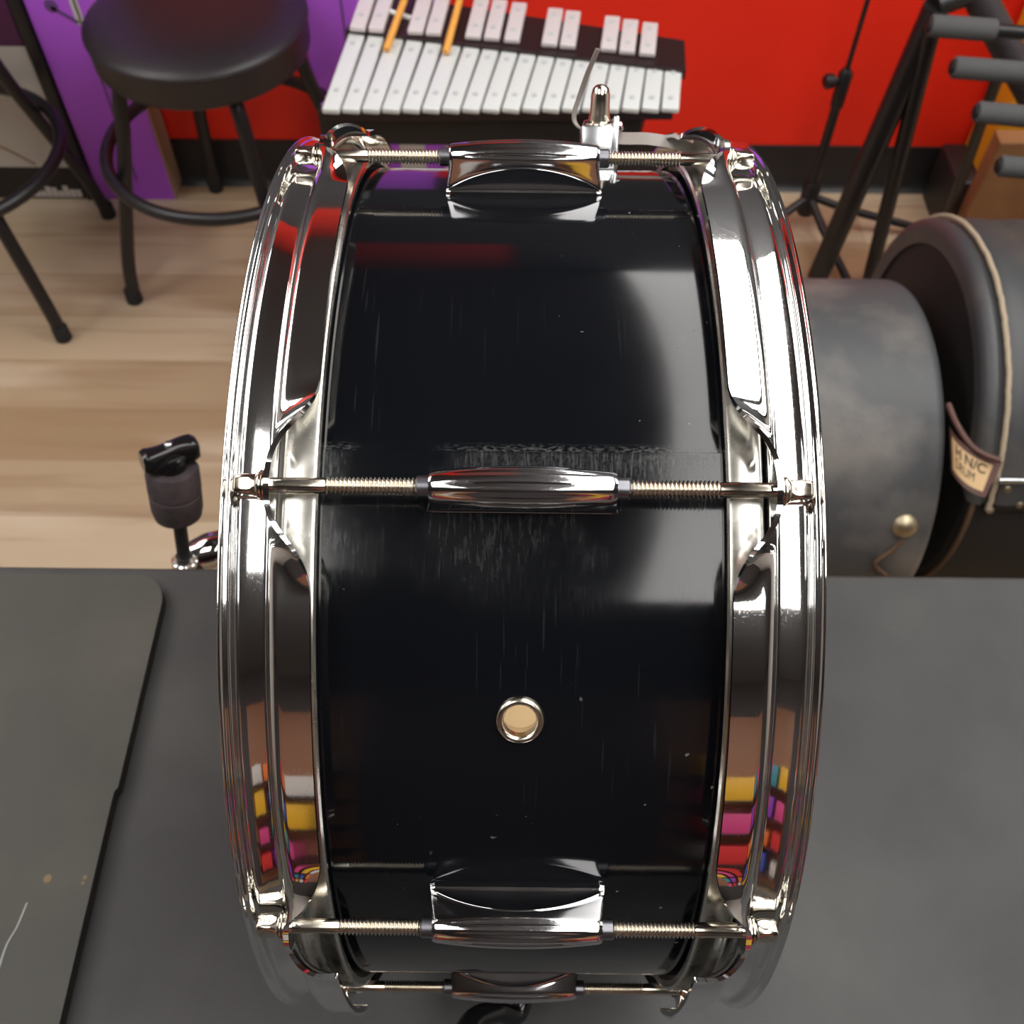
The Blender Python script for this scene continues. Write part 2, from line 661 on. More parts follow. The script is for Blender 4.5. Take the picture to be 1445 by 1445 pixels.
# vinyl cove base with a curved toe
prof = [(RY1, .103), (RY1 - .004, .1025), (RY1 - .005, .03), (RY1 - .008, .014), (RY1 - .016, .004), (RY1 - .022, 0), (RY1, 0)]
b = MB()
b.grid([[(x, y, z) for y, z in prof] for x in (RX0, RX1)], closed_v=True)
struct(b.build('baseboard_back', M['cove']))


def panel(x0, x1, y0, y1, label):
    root = thing('ceiling_light', ((x0 + x1) / 2, (y0 + y1) / 2, CEIL), label, 'light', 'ceiling light panels')
    f = MB()
    for lo, hi in (((x0 - .02, y0 - .02), (x1 + .02, y0)), ((x0 - .02, y1), (x1 + .02, y1 + .02)), ((x0 - .02, y0), (x0, y1)), ((x1, y0), (x1 + .02, y1))):
        f.box((*lo, CEIL - .03), (*hi, CEIL))
    wpart(f, 'frame', M['light_frame'], root, smooth=False)
    d = MB(); d.box((x0, y0, CEIL - .022), (x1, y1, CEIL - .012))
    wpart(d, 'diffuser', M['diffuser'], root, smooth=False)


panel(.245, .86, -1.25, 1.56, 'long bright ceiling light panel right of the drum')
panel(-.99, -.335, -.97, -.09, 'short bright ceiling light panel left of the drum')
panel(-2.55, -1.95, -.6, 1.2, 'fill light panel added on the ceiling near the left wall')  # unseen panel, added for general light in the room
panel(-1.80, -1.20, .30, 1.45, 'light panel added on the ceiling to brighten the stools and left cartons')  # unseen panel, added to lift the dim left back of the room
panel(1.15, 1.75, .25, 1.45, 'light panel added on the ceiling to brighten the rack and drum cases')  # unseen panel, added to lift the cases and the red wall
panel(1.95, 2.55, -.6, 1.2, 'fill light panel added on the ceiling near the right wall')  # unseen panel, added as general fill from the right

# shop shelves behind the photographer (seen only mirrored in the chrome)
reflected_brown = mat('reflected_brown', (.30, .13, .06), .5)
cols = [('pink', (.62, .06, .22)), ('orange', (.75, .17, .03)), ('yellow', (.75, .42, .02)), ('purple', (.25, .05, .42)), ('white', (.6, .58, .55)),
        ('teal', (.03, .25, .32)), ('red', (.6, .03, .03)), ('blue', (.05, .10, .45))]
cm = {n: mat('carton_' + n, c, .45) for n, c in cols}
pos = ['lowest', 'second lowest', 'second highest', 'highest']
k = 0
for ti, (sd, xa, xb) in enumerate((('left', -1.25, -.36), ('right', .36, 1.25))):
    b = MB(); b.box((xa, RY0, .05), (xb, RY0 + .02, 2.05)); struct(b.build('added_panel_%d' % (ti + 2), reflected_brown, smooth=False))  # unseen brown board, added for the brown reflection in the hoops
    for si, z in enumerate((.30, .60, .90, 1.20)):
        b = MB(); b.box((xa, RY0 + .021, z - .02), (xb, RY0 + .28, z), .003)
        tag(b.build('wall_shelf', M['dark_wood']), '%s of the dark wooden shelves on the %s of the wall behind the table' % (pos[si], sd), 'shelf', 'wall shelves behind the table')
        for j in range(3):
            x = xa + .05 + j * .28
            n = cols[(k * 3 + si) % 8][0]
            b = MB(); b.box((x, RY0 + .05, z + .001), (x + random.uniform(.17, .25), RY0 + .25, z + random.uniform(.15, .23)), .002)
            tag(b.build('product_carton', cm[n]), '%s carton, %s of three on the %s %s wall shelf' % (n, ('left', 'middle', 'right')[j], pos[si], sd), 'box', 'cartons on the wall shelves')
            k += 1

# ------------------------------------------------------------------ table and mat
TX0, TX1, TY0, TY1 = -.80, .95, -.66, on_z(722, 805, TABLE_Z).y
root = thing('work_table', (0, -.27, 0), 'table with worn black textured vinyl top under the snare drum', 'table')
b = MB(); b.box((TX0, TY0, TABLE_Z - .035), (TX1, TY1, TABLE_Z), .004); wpart(b, 'tabletop', M['vinyl'], root)
for sx in (TX0 + .05, TX1 - .09):
    for sy in (TY0 + .05, TY1 - .09):
        b = MB(); b.box((sx, sy, 0), (sx + .04, sy + .04, TABLE_Z - .035), .003); wpart(b, 'leg', M['black_steel'], root)
b = MB()
b.box((TX0 + .06, TY0 + .06, TABLE_Z - .085), (TX1 - .06, TY0 + .08, TABLE_Z - .035))
b.box((TX0 + .06, TY1 - .08, TABLE_Z - .085), (TX1 - .06, TY1 - .06, TABLE_Z - .035))
wpart(b, 'apron', M['black_steel'], root)

q1 = on_z(229, 880, TABLE_Z); q2 = on_z(97, 1445, TABLE_Z)
yb = on_z(120, 820, TABLE_Z).y
dirv = (q2 - q1).normalized()
top = q1 + dirv * ((yb - q1.y) / dirv.y)
bot = q1 + dirv * ((TY0 + .08 - q1.y) / dirv.y)
rc = .022
poly = [(TX0 + .02, yb)]
for i in range(9):
    a = PI / 2 * i / 8
    poly.append((top.x - rc + rc * math.sin(a) + dirv.x * rc * (1 - math.cos(a)), yb - rc + rc * math.cos(a)))
# a small nick half way down the edge
mid = q1 + dirv * .115
poly += [(mid.x, mid.y), (mid.x - .0016, mid.y - .003), (mid.x - .0018, mid.y - .009), (bot.x, bot.y), (TX0 + .02, bot.y)]
b = MB(); b.prism(poly, TABLE_Z + .0002, TABLE_Z + .0092)
b.mi = [0 if i < 2 else 1 for i in range(len(b.f))]  # black sides paint in the shadow line along the sheet's edge
o = b.build('rubber_mat', [M['mat_rubber'], M['rubber']], angle=25)
tag(o, 'worn black rubber sheet with a rounded corner lying on the table left of the drum', 'mat')

zs = TABLE_Z + .0094
pts = [on_z(x, y, zs) for x, y in ((-4, 1374), (9, 1334), (24, 1308), (38, 1274))]
b = MB(); b.ribbon(bez(pts, 5), [Vector((.0005, .0002, 0))] * 16, .0003)
link('scratch', b.data('scratch', mat('pale_scuff', (.30, .31, .28), .8)), o)
b = MB()
for x, y, r_ in ((67, 1240, .0026), (120, 1238, .0014), (117, 1246, .0011)):
    p = on_z(x, y, zs)
    b.lathe([(-.0003, r_), (.0001, r_ * .9), (.0001, 0)], p, (0, 0, 1), 9)
link('dirt_spot', b.data('dirt_spot', mat('ochre_dirt', (.19, .14, .075), .9)), o)

# ------------------------------------------------------------------ the snare drum
drum = thing('snare_drum', (0, 0, TABLE_Z), 'black snare drum with chrome hoops standing on edge on the table', 'drum')
HUB = Vector((0, 0, .1913))
LUG_T = [25.45 + 45 * k for k in range(8)]


def P(x, r, t):
    """axis coordinates: t degrees from straight up, growing to the front"""
    return Vector((x, -r * math.sin(R(t)), r * math.cos(R(t))))


def dpart(mb, name, mats, parent=drum, **kw):
    o = link(name, mb.data(name, mats, **kw), parent)
    if parent is drum:
        o.location = HUB
    return o


# shell, with the vent bored through it
RS, RSI, XS = .1765, .1700, .0810
VT = 35 + 12.6            # vent angle
HALF, HR = .0135, .0060
b = MB()


def shell_r(t, r):
    if r == RS:
        d = (t - 21.0) % 360
        return r + (.00045 * (1 - d / 40) if d < 40 else 0)
    return r


def sheet(r, mi):
    dt = math.degrees(HALF / RS)
    ts = [VT - dt + 2 * dt * i / 8 for i in range(9)]
    a0, a1 = VT + dt, VT - dt + 360
    seam = 21.0 + 360
    more = [a0 + (a1 - a0) * i / 240 for i in range(1, 240)]
    more = sorted([q for q in more if abs(q - seam) > .8] + [seam - .06, seam + .02])
    ts += more
    xs = [-XS, -.06, -.035] + [-HALF + 2 * HALF * i / 8 for i in range(9)] + [.035, .06, XS]
    n = len(ts)
    grid = {}
    vs, fs = [], []
    for i, t in enumerate(ts):
        for j, x in enumerate(xs):
            grid[i, j] = len(vs)
            vs.append(P(x, shell_r(t, r), t))
    for i in range(n):
        for j in range(len(xs) - 1):
            if i < 8 and 3 <= j < 11:
                continue
            i2 = (i + 1) % n
            fs.append((grid[i, j], grid[i, j + 1], grid[i2, j + 1], grid[i2, j]))
    # ring from the square boundary to the round hole
    bd = [(0, j) for j in range(3, 11)] + [(i, 11) for i in range(0, 8)] + [(8, j) for j in range(11, 3, -1)] + [(i, 3) for i in range(8, 0, -1)]
    hole = []
    for (i, j) in bd:
        ux, ut = xs[j], R(ts[i] - VT) * RS
        a = math.atan2(ut, ux)
        hole.append(len(vs))
        tt = VT + math.degrees(HR * math.sin(a) / RS)
        vs.append(P(HR * math.cos(a), shell_r(tt, r), tt))
    for q in range(len(bd)):
        q2 = (q + 1) % len(bd)
        fs.append((grid[bd[q]], grid[bd[q2]], hole[q2], hole[q]))
    o = len(b.v)
    b.add(vs, fs, mi)
    return [h + o for h in hole], [[grid[i, j] + o for i in range(n)] for j in (0, len(xs) - 1)]


h1, e1 = sheet(RS, 0)
h2, e2 = sheet(RSI, 1)
for a, c in zip(e1, e2):
    n = len(a)
    for i in range(n):
        b.f.append((a[i], a[(i + 1) % n], c[(i + 1) % n], c[i])); b.mi.append(1)
for q in range(len(h1)):
    q2 = (q + 1) % len(h1)
    b.f.append((h1[q], h1[q2], h2[q2], h2[q])); b.mi.append(1)
dpart(b, 'shell', [M['wrap'], M['maple']])

# vent grommet
b = MB()
ax = P(0, 1, VT)
pr = []
for i in range(17):
    a = PI * i / 16
    pr.append((RS + .0004 + .0016 * math.sin(a), .0062 + .0013 * math.cos(a)))
pr = [(RS - .0002, .0075)] + pr + [(RS - .0014, .0049), (RS - .0014, .0058)]
b.lathe(pr, (0, 0, 0), ax, 48, closed=True)
dpart(b, 'vent_grommet', M['nickel'])

# hoops
TH = .0017


def hoop(sgn):
    rows = []
    angs = []
    for q in LUG_T:
        angs += [q - 11 + .14 * k for k in range(158)] + [q + 11.2 + .75 * k for k in range(31)]
    for t in angs:
        dl = min(abs((t - q + 180) % 360 - 180) for q in LUG_T)
        s = sstep(1.4, 9.8, dl) ** .9
        alpha = R(90) * s
        Ltot = .0093 * (1 - s) + .0161 * s - .0018 * sstep(0, 1.9, dl) * (1 - sstep(1.9, 5.5, dl))
        rad = .0048
        outer, inner = [], []
        x, r = .0736, .1864
        ns = 14
        prev = 0
        arc = rad * alpha
        for k in range(ns + 1):
            ll = Ltot * k / ns
            if k:
                step = Ltot / ns
                mid = ll - step / 2
                tau = min(alpha, mid / rad)
                x += -math.sin(tau) * step
                r += math.cos(tau) * step
            tau = min(alpha, ll / rad)
            outer.append((x, r))
            inner.append((x - math.cos(tau) * TH, r - math.sin(tau) * TH))
        band = [(.0736, .1862), (.07375, .1852), (.0741, .1845), (.0747, .1841), (.0755, .1840), (.0790, .1840), (.0822, .1840),
                (.0829, .1842), (.0835, .1848), (.0840, .1858), (.0846, .1868), (.0853, .1873), (.0860, .1872), (.0865, .1876), (.0869, .18825),
                (.0874, .18835), (.0877, .1879), (.0878, .1871),
                (.0872, .1864), (.0860, .1858), (.0850, .1852), (.0844, .1840), (.0838, .1828), (.0828, .1822), (.0780, .1822), (.0730, .1822),
                (.0722, .1825), (.0719, .1835)]
        loop = list(reversed(outer)) + band + [(.0719, .1860)] + inner
        rows.append([P(sgn * x_, r_, t) for x_, r_ in loop])
    bb = MB()
    bb.grid(rows, closed_u=True, closed_v=True)
    return dpart(bb, 'hoop', M['chrome'], angle=50)


hoop(-1)
hoop(1)


def head(sgn):
    bb = MB()
    pr = [(.0608, .1785), (.0606, .1808), (.0612, .1817), (.0622, .1820), (.0700, .1820), (.0712, .1816), (.0716, .1805), (.0716, .1785)]
    bb.lathe([(h * sgn, r) for h, r in pr], (0, 0, 0), (1, 0, 0), 192, closed=True)
    o = dpart(bb, 'drumhead', M['flesh'])
    fb = MB()
    pr = [(.0716, .1790), (.0780, .1782), (.0812, .1765), (.0816, .1735), (.0817, .10), (.0817, .0)]
    fb.lathe([(h * sgn, r) for h, r in pr] + [(h * sgn + .0003 * sgn, r + .0003) for h, r in reversed(pr)], (0, 0, 0), (1, 0, 0), 128, closed=True)
    f = link('film', fb.data('film', M['head_film'] if sgn < 0 else M['clear_film']), o)
    f['label'] = 'white translucent head film' if sgn < 0 else 'clear head film'
    return o


head(-1)
head(1)

# lug: fluted barrel over a waisted foot, pointing straight up in axis coordinates
HL, HC = .0271, .0118


def lug_mesh():
    rows = []
    NX = 60
    for i in range(NX + 1):
        u = -1 + 2 * i / NX
        q = 1 - u * u
        rho = .0046 + .0018 * q
        hr = .0012 + .0085 * (q ** .85)
        base = .0056
        cr = rho + (.0054 - rho) * (1 - min(hr / HC, 1)) ** 1.2
        half = []
        half.append((base, -.0006))
        half.append((base, .0008))
        half.append((base - .0003, .0011))
        # scooped facet from the foot up to the ridge
        for k in range(1, 8):
            s = k / 8
            c = base - .0003 + (cr - base + .0003) * s
            h = .0011 + (hr - .0011) * s
            dip = math.sin(PI * s) * .0007 * q
            half.append((c - dip, h))
        half.append((cr + .00015, hr))
        half.append((cr - .00005, hr + .0004))
        # side of the barrel from ridge to the barrel's equator
        for k in range(1, 5):
            s = k / 5
            h = hr + .0004 + (HC - hr - .0004) * s
            c = rho + (.0054 - rho) * max(0, 1 - h / HC) ** 1.2
            half.append((c, h))
        arc = []
        for k in range(0, 17):
            a = PI / 2 * k / 16
            gr = 0
            for a0 in (R(22), R(54)):
                gr += math.exp(-((a - a0) / .085) ** 2)
            gr += math.exp(-((a - R(90)) / .085) ** 2)
            rr = rho - .00055 * gr * max(0, q - .22) / .78
            arc.append((rr * math.cos(a), HC + rr * math.sin(a) * .98))
        half += arc
        full = half + [(-c, h) for c, h in reversed(half[:-1])]
        row = []
        for c, h in full:
            x = u * HL * (1 + .055 * max(0, 1 - h / HC) ** 1.5)
            e = max(0, abs(u) - .965) / .035
            row.append(Vector((x, c * (1 - .05 * e), .1767 + h - (h * .02 * e if h > HC else 0))))
        rows.append(row)
    bb = MB()
    bb.grid(rows)
    n = len(rows[0])
    k = len(rows)
    bb.f += [tuple(reversed(range(n))), tuple(range((k - 1) * n, k * n))]
    bb.mi += [0, 0]
    bb.f += [tuple((i * n) for i in range(k)) + tuple(i * n + n - 1 for i in reversed(range(k)))]
    bb.mi += [0]
    return bb.data('lug', M['lug_chrome'], angle=42)


lug_me = lug_mesh()
RR = .1885
bb = MB()
bb.lathe([(.0262, .0033), (.0305, .0033), (.0310, .0029), (.0310, .0020), (.0262, .0020)], (0, 0, RR), (1, 0, 0), 32, closed=True)
collar_me = bb.data('collar', M['collar'])

# tension rod: thread, shank, square head
bb = MB()
pr = [(.0300, .0)]
x = .0300
while x < .0562:
    pr += [(x, .00195), (x + .00020, .00205), (x + .00050, .00266), (x + .00064, .00270), (x + .00078, .00266), (x + .00108, .00205)]
    x += .00122
pr += [(.0572, .0021), (.0577, .00235), (.0765, .00235), (.0765, .0)]
bb.lathe(pr, (0, 0, RR), (1, 0, 0), 24)
# square head: lofted so that a round foot turns into a tapered square with a domed end
rows = []
for xx, rr, sq in ((.0764, .0034, 0), (.0772, .0034, .15), (.0782, .0031, .75), (.0790, .0030, 1), (.0826, .00285, 1), (.0833, .0025, .9), (.0836, .0014, .6)):
    row = []
    for j in range(32):
        a = 2 * PI * j / 32 + .5
        s = min(1 / max(abs(math.cos(a)), 1e-6), 1 / max(abs(math.sin(a)), 1e-6))
        s = min(s, 1.24)
        f_ = rr * ((1 - sq) + sq * s)
        row.append(Vector((xx, f_ * math.cos(a), RR + f_ * math.sin(a))))
    rows.append(row)
bb.grid(rows, closed_v=True)
o0 = len(bb.v) - 32
bb.f.append(tuple(range(o0, o0 + 32))); bb.mi.append(0)
rod_me = bb.data('tension_rod', M['nickel'], angle=60)
bb = MB()
for x0, rr in ((.0737, .0049), (.0748, .0046)):
    bb.lathe([(x0, .0026), (x0 + .0001, rr - .0003), (x0 + .0004, rr), (x0 + .0008, rr), (x0 + .0010, rr - .0004), (x0 + .0011, .0026)], (0, 0, RR), (1, 0, 0), 32, closed=True)
bb.lathe([(.0759, .0025), (.0759, .0041), (.0763, .0040), (.0770, .0034), (.0770, .0025)], (0, 0, RR), (1, 0, 0), 32, closed=True)
washer_me = bb.data('washer', M['nickel'])

for t in LUG_T:
    lg = link('lug', lug_me, drum)
    lg.location = HUB
    lg.rotation_euler = (R(t), 0, 0)
    for s in (0, 1):
        c = link('collar', collar_me, lg)
        c.rotation_euler = (0, 0, PI * s)
    for s in (0, 1):
        rd = link('tension_rod', rod_me, drum)
        rd.location = HUB
        # turn about the drum axis, then flip for the other side
        rd.rotation_euler = (Matrix.Rotation(R(t), 3, 'X') @ Matrix.Rotation(PI * s, 3, 'Z')).to_euler()
        link('washer', washer_me, rd)

# butt plate with clamp knob and clear strap, behind the top lug
BT = 25.45 - 45 - 22.5      # angle of the butt plate
u_t = P(0, 1, BT)           # radial
s_t = P(0, 1, BT + 90)      # along the circumference, towards the front
fr = Matrix((Vector((1, 0, 0)), s_t, u_t)).transposed().to_4x4()
bp = MB()
bp.box((.012, -.012, .1755), (.040, .012, .1835), .002, mtx=fr)
bp.box((.0245, -.007, .183), (.0385, .007, .1950), .0012, mtx=fr)
bp.box((.0380, -.0085, .181), (.0405, .0085, .1985), .0008, mtx=fr)
butt = dpart(bp, 'butt_plate', M['steel'])
kb = MB()
kp = fr @ Vector((.0325, .000, .1950))
kd = (u_t * .55 + Vector((0, .25, 1)) * .9).normalized()
kb.lathe([(-.002, .0066), (.0005, .0072), (.0022, .0066), (.0028, .0048), (.0060, .0042), (.0130, .0040), (.0155, .0034), (.0168, .0020), (.0172, .0)], kp, kd, 24)
link('knob', kb.data('knob', M['nickel']), butt)
for sy in (-.006, .006):
    sb = MB()
    sb.lathe([(0, .0022), (.0012, .0022), (.0018, .0016), (.0018, 0)], fr @ Vector((.0403, sy, .1945)), (1, 0, .4), 14)
    link('screw', sb.data('screw', M['steel']), butt)
HUBW = Vector(drum.location) + HUB
st = MB()
pts = bez([fr @ Vector((.0398, 0, .1955)), at(872, 194, .433) - HUBW, at(915, 196, .431) - HUBW, at(955, 203, .428) - HUBW, at(985, 214, .428) - HUBW, P(.079, .186, BT), P(.0835, .176, BT), P(.0840, .150, BT)], 8)
st.ribbon(pts, [DI * .0026] * len(pts), .0005)
pts = bez([at(832, 187, .433) - HUBW, at(815, 178, .432) - HUBW, at(810, 163, .430) - HUBW, at(817, 138, .424) - HUBW, at(829, 104, .414) - HUBW, at(844, 69, .404) - HUBW], 8)
st.ribbon(pts, [(RI * .8 + AX * .6) * .0011] * len(pts), .0006)
so = link('snare_strap', st.data('snare_strap', M['strap']), drum)
so.location = HUB
so['label'] = 'thin clear plastic strap with a loose end sticking up'
# snare wires over the right head
sw = MB()
for i in range(20):
    o_ = (i - 9.5) * .0021
    sw.tube([P(.0833, .150, BT) + s_t * o_, P(.0826, -.150, BT) + s_t * o_], .0006, 6)
so = link('snare_wires', sw.data('snare_wires', M['steel']), drum)
so.location = HUB
# throw-off with its black lever, opposite the butt plate
TT = BT + 180
u2 = P(0, 1, TT)
s2 = P(0, 1, TT + 90)
fr2 = Matrix((Vector((1, 0, 0)), s2, u2)).transposed().to_4x4()
tb = MB()
tb.box((-.022, -.014, .1755), (.022, .014, .1880), .003, mtx=fr2)
tb.box((-.014, -.010, .187), (.014, .010, .1960), .003, mtx=fr2)
th = dpart(tb, 'throw_off', M['lug_chrome'])
lv = MB()
pts = bez([fr2 @ Vector((.010, -.002, .194)), at(735, 1424, .516) - HUBW, at(700, 1428, .505) - HUBW, at(672, 1438, .497) - HUBW, at(655, 1462, .490) - HUBW], 8)
n = len(pts)
lv.tube(pts, [.0042 + .0022 * i / n for i in range(n)], 16)
link('lever', lv.data('lever', M['gloss_black']), th)['label'] = 'glossy black lever'

# ------------------------------------------------------------------ cymbal stand top, left of the drum
base = at(262, 800, .790)
topc = at(241, 651, .722)
ax = (topc - base).normalized()
Lx = (topc - base).length
cs = thing('cymbal_stand', (base.x, base.y, 0), 'cymbal stand with black wing nut and grey felts behind the table edge', 'stand')
side = (RI + DI * -.22).normalized()
side = (side - ax * side.dot(ax)).normalized()
side = Matrix.Rotation(R(24), 3, ax) @ side
fwd = ax.cross(side).normalized()
# felts
h0 = Lx * .50
b = MB(); b.lathe([(h0, .004), (h0, .013), (h0 + .003, .0172), (h0 + .010, .0186), (h0 + .024, .0188), (h0 + .0255, .0176)], base, ax, 32)
b.lathe([(h0 + .0255, .0174), (h0 + .0275, .0190), (h0 + .044, .0190), (h0 + .047, .0176), (h0 + .047, .004)], base, ax, 32)
wpart(b, 'felt', M['felt'], cs)
# wing nut: rounded slab wings over a round hub
hb = h0 + .0472
b = MB()
b.lathe([(hb, .0105), (hb + .002, .0115), (hb + .011, .0105), (hb + .012, .008), (hb + .012, 0)], base, ax, 28)
mt = Matrix((side, fwd, ax)).transposed().to_4x4()
mt.translation = base + ax * hb
rows = []
for i in range(25):
    u = -1 + 2 * i / 24
    th_ = .0072 + .0018 * u * u
    zz0 = .0045 + .004 * u * u * 0
    row = []
    for j in range(20):
        a = 2 * PI * j / 20
        ca, sa = math.cos(a), math.sin(a)
        ee = .55
        row.append(mt @ Vector((u * .0200, th_ * math.copysign(abs(ca) ** ee, ca) * (1 - .25 * max(0, abs(u) - .85) / .15) + .0022 * math.sin(u * 2.6), .0115 + .0085 * math.copysign(abs(sa) ** ee, sa) * (1 - .2 * max(0, abs(u) - .85) / .15))))
    rows.append(row)
b.grid(rows, closed_v=True)
nn = len(b.v)
b.f += [tuple(reversed(range(nn - 25 * 20, nn - 24 * 20))), tuple(range(nn - 20, nn))]
b.mi += [0, 0]
wpart(b, 'wing_nut', M['gloss_black'], cs)
b = MB(); b.lathe([(hb + .018, .0028), (hb + .0215, .0028), (hb + .0223, .002), (hb + .0223, 0)], base, ax, 16)
wpart(b, 'threaded_tip', M['steel'], cs)
b = MB(); b.lathe([(.012, .0052), (h0 + .001, .0050)], base, ax, 20); wpart(b, 'sleeve', M['rubber'], cs)
b = MB(); b.lathe([(.003, .0085), (.004, .0098), (.0075, .0098), (.0085, .0085), (.012, .0066), (.012, 0)], base, ax, 24); wpart(b, 'washer', M['chrome'], cs)
tl = base + Vector((0, 0, -.012))
b = MB()
b.lathe([(-.016, .010), (-.012, .012), (.010, .012), (.016, .0095), (.016, 0)], tl, ax, 24)
wpart(b, 'tilter', M['gloss_black'], cs)
b = MB()
kx = at(274, 785, .80)
b.lathe([(-.004, .006), (0, .0125), (.012, .0150), (.024, .0142), (.032, .0100), (.035, .004), (.035, 0)], kx, (.9, .3, .1), 28)
wpart(b, 'tilter_knob', M['chrome'], cs)
b = MB()
b.tube([tl, (tl.x, tl.y, .55)], .0075, 16)
b.tube([(tl.x, tl.y, .57), (tl.x, tl.y, .12)], .0115, 16)
wpart(b, 'tube', M['chrome'], cs)
for a in (90, 210, 330):
    b = MB()
    d = Vector((math.cos(R(a)), math.sin(R(a)), 0))
    c0 = Vector((tl.x, tl.y, 0))
    b.tube([c0 + Vector((0, 0, .36)) + d * .012, c0 + Vector((0, 0, .02)) + d * .20], .008, 12)
    b.tube([c0 + Vector((0, 0, .13)) + d * .012, c0 + Vector((0, 0, .14)) + d * .13], .006, 10)
    leg = wpart(b, 'leg', M['chrome'], cs)
    f_ = MB(); f_.lathe([(0, .010), (.02, .012), (.034, .009), (.034, 0)], c0 + d * .203, (0, 0, 1), 14)
    wpart(f_, 'rubber_foot', M['rubber'], leg)

# ------------------------------------------------------------------ round cases on the right
def case_body(mb, x0, x1, yc, zc, rad, bev, n=96, a0=0, a1=2 * PI, mi=0):
    pr = []
    for i in range(9):
        a = PI / 2 * i / 8
        pr.append((x0 + bev * (1 - math.cos(PI / 2 - a) if False else 1 - math.sin(a)), rad - bev * (1 - math.cos(PI / 2 - a)) if False else rad - bev + bev * math.sin(a)))
    prof_ = []
    for i in range(9):
        a = PI / 2 * i / 8
        prof_.append((x0 + bev - bev * math.cos(a), rad - bev + bev * math.sin(a)))
    for i in range(9):
        a = PI / 2 * i / 8
        prof_.append((x1 - bev + bev * math.sin(a), rad - bev + bev * math.cos(a)))
    mb.lathe([(prof_[0][0], 0)] + prof_ + [(prof_[-1][0], 0)], (0, yc, zc), (1, 0, 0), n, mi=mi)


C1R, C1Y = .238, .686
dc = thing('drum_case', (.33, C1Y, 0), 'plain round black fibre drum case lying on its side, nearest the snare drum', 'case')
b = MB(); case_body(b, .13, .536, C1Y, C1R, C1R, .016); wpart(b, 'body', M['fibre'], dc)
b = MB()


def on_cyl(px, py, yc, zc, rad):
    d = ray(px, py)
    oy, oz = CAM.y - yc, CAM.z - zc
    a = d.y ** 2 + d.z ** 2
    bq = oy * d.y + oz * d.z
    c = oy ** 2 + oz ** 2 - rad ** 2
    disc = bq * bq - a * c
    if disc < 0:
        return None
    t = (-bq - math.sqrt(disc)) / a
    return CAM + d * t


pb = on_cyl(1277, 742, C1Y, C1R, C1R)
nb = Vector((0, pb.y - C1Y, pb.z - C1R)).normalized()
b.lathe([(-.001, .016), (.001, .0165), (.005, .0145), (.009, .010), (.0115, .004), (.0118, 0)], pb, nb, 24)
wpart(b, 'stud', M['brass'], dc)['label'] = 'round brass stud'
# strap buckle low on the front
pts = [on_cyl(x, y, C1Y, C1R, C1R + .003) for x, y in ((1272, 764), (1256, 779), (1238, 791), (1236, 800), (1250, 812))]
pts = [p for p in pts if p is not None]
if len(pts) > 2:
    b = MB(); b.tube(bez(pts, 6), .0032, 10); wpart(b, 'buckle', M['brown_piping'], dc)

C2R, C2Y, C2X = .262, .745, .574
sc_ = thing('drum_case', (.78, C2Y, 0), 'bigger round black drum case with tan piping and a tan name tag', 'case')
SEAM = .355
PIPE = .027
b = MB(); case_body(b, C2X + .006, 1.02, C2Y, C2R, C2R - .006, .014); wpart(b, 'body', M['fibre_dark'], sc_)


def arc_pts(x, rad, z_lo, n=60):
    """arc over the top from the front seam to the back seam"""
    a = math.asin((z_lo - C2R) / rad)
    sp = PI + .35 - a
    return [Vector((x, C2Y - rad * math.cos(a + sp * i / n), C2R + rad * math.sin(a + sp * i / n))) for i in range(n + 1)]


# lid: a slightly larger shell over the upper part, ridged at the rim
b = MB()
pr = [(C2X + .002, -.030), (C2X, -.012), (C2X + .002, -.002), (C2X + .008, .0035), (C2X + .016, .0045), (C2X + .021, .001), (C2X + .032, .0012), (C2X + .037, .004), (C2X + .052, .0055),
      (C2X + .066, .0048), (C2X + .080, .0040), (C2X + .088, .001), (C2X + .10, .0028), (C2X + .16, .0040), (.98, .004), (1.016, .002), (1.024, -.012), (1.024, -.030)]
rows = [arc_pts(x, C2R + r, SEAM) for x, r in pr] + [arc_pts(x, C2R + r - .005, SEAM) for x, r in reversed(pr[1:-1])]
b.grid(rows, closed_u=True)
k, n = len(rows), len(rows[0])
b.f += [tuple(i * n for i in range(k)), tuple(i * n + n - 1 for i in reversed(range(k)))]
b.mi += [0, 0]
wpart(b, 'lid', M['fibre_lid'], sc_)
b = MB()
pts = arc_pts(C2X + PIPE, C2R + .0072, SEAM - .004, 120)
pts = [p + Vector((random.uniform(-.0007, .0007), 0, 0)) for p in pts]
b.tube(pts, .0034, 10)
wpart(b, 'piping', M['tan_piping'], sc_)['label'] = 'frayed tan piping'
# binding along the rim of the lower part
b = MB()
a_lo, a_hi = R(215), R(-6)
pts = [Vector((C2X + .012, C2Y - (C2R - .003) * math.cos(a), C2R + (C2R - .003) * math.sin(a))) for a in [R(20) + (R(-75) - R(20)) * i / 40 for i in range(41)]]
b.tube(pts, .0036, 10)
wpart(b, 'binding', M['brown_piping'], sc_)['label'] = 'worn brown edge binding'
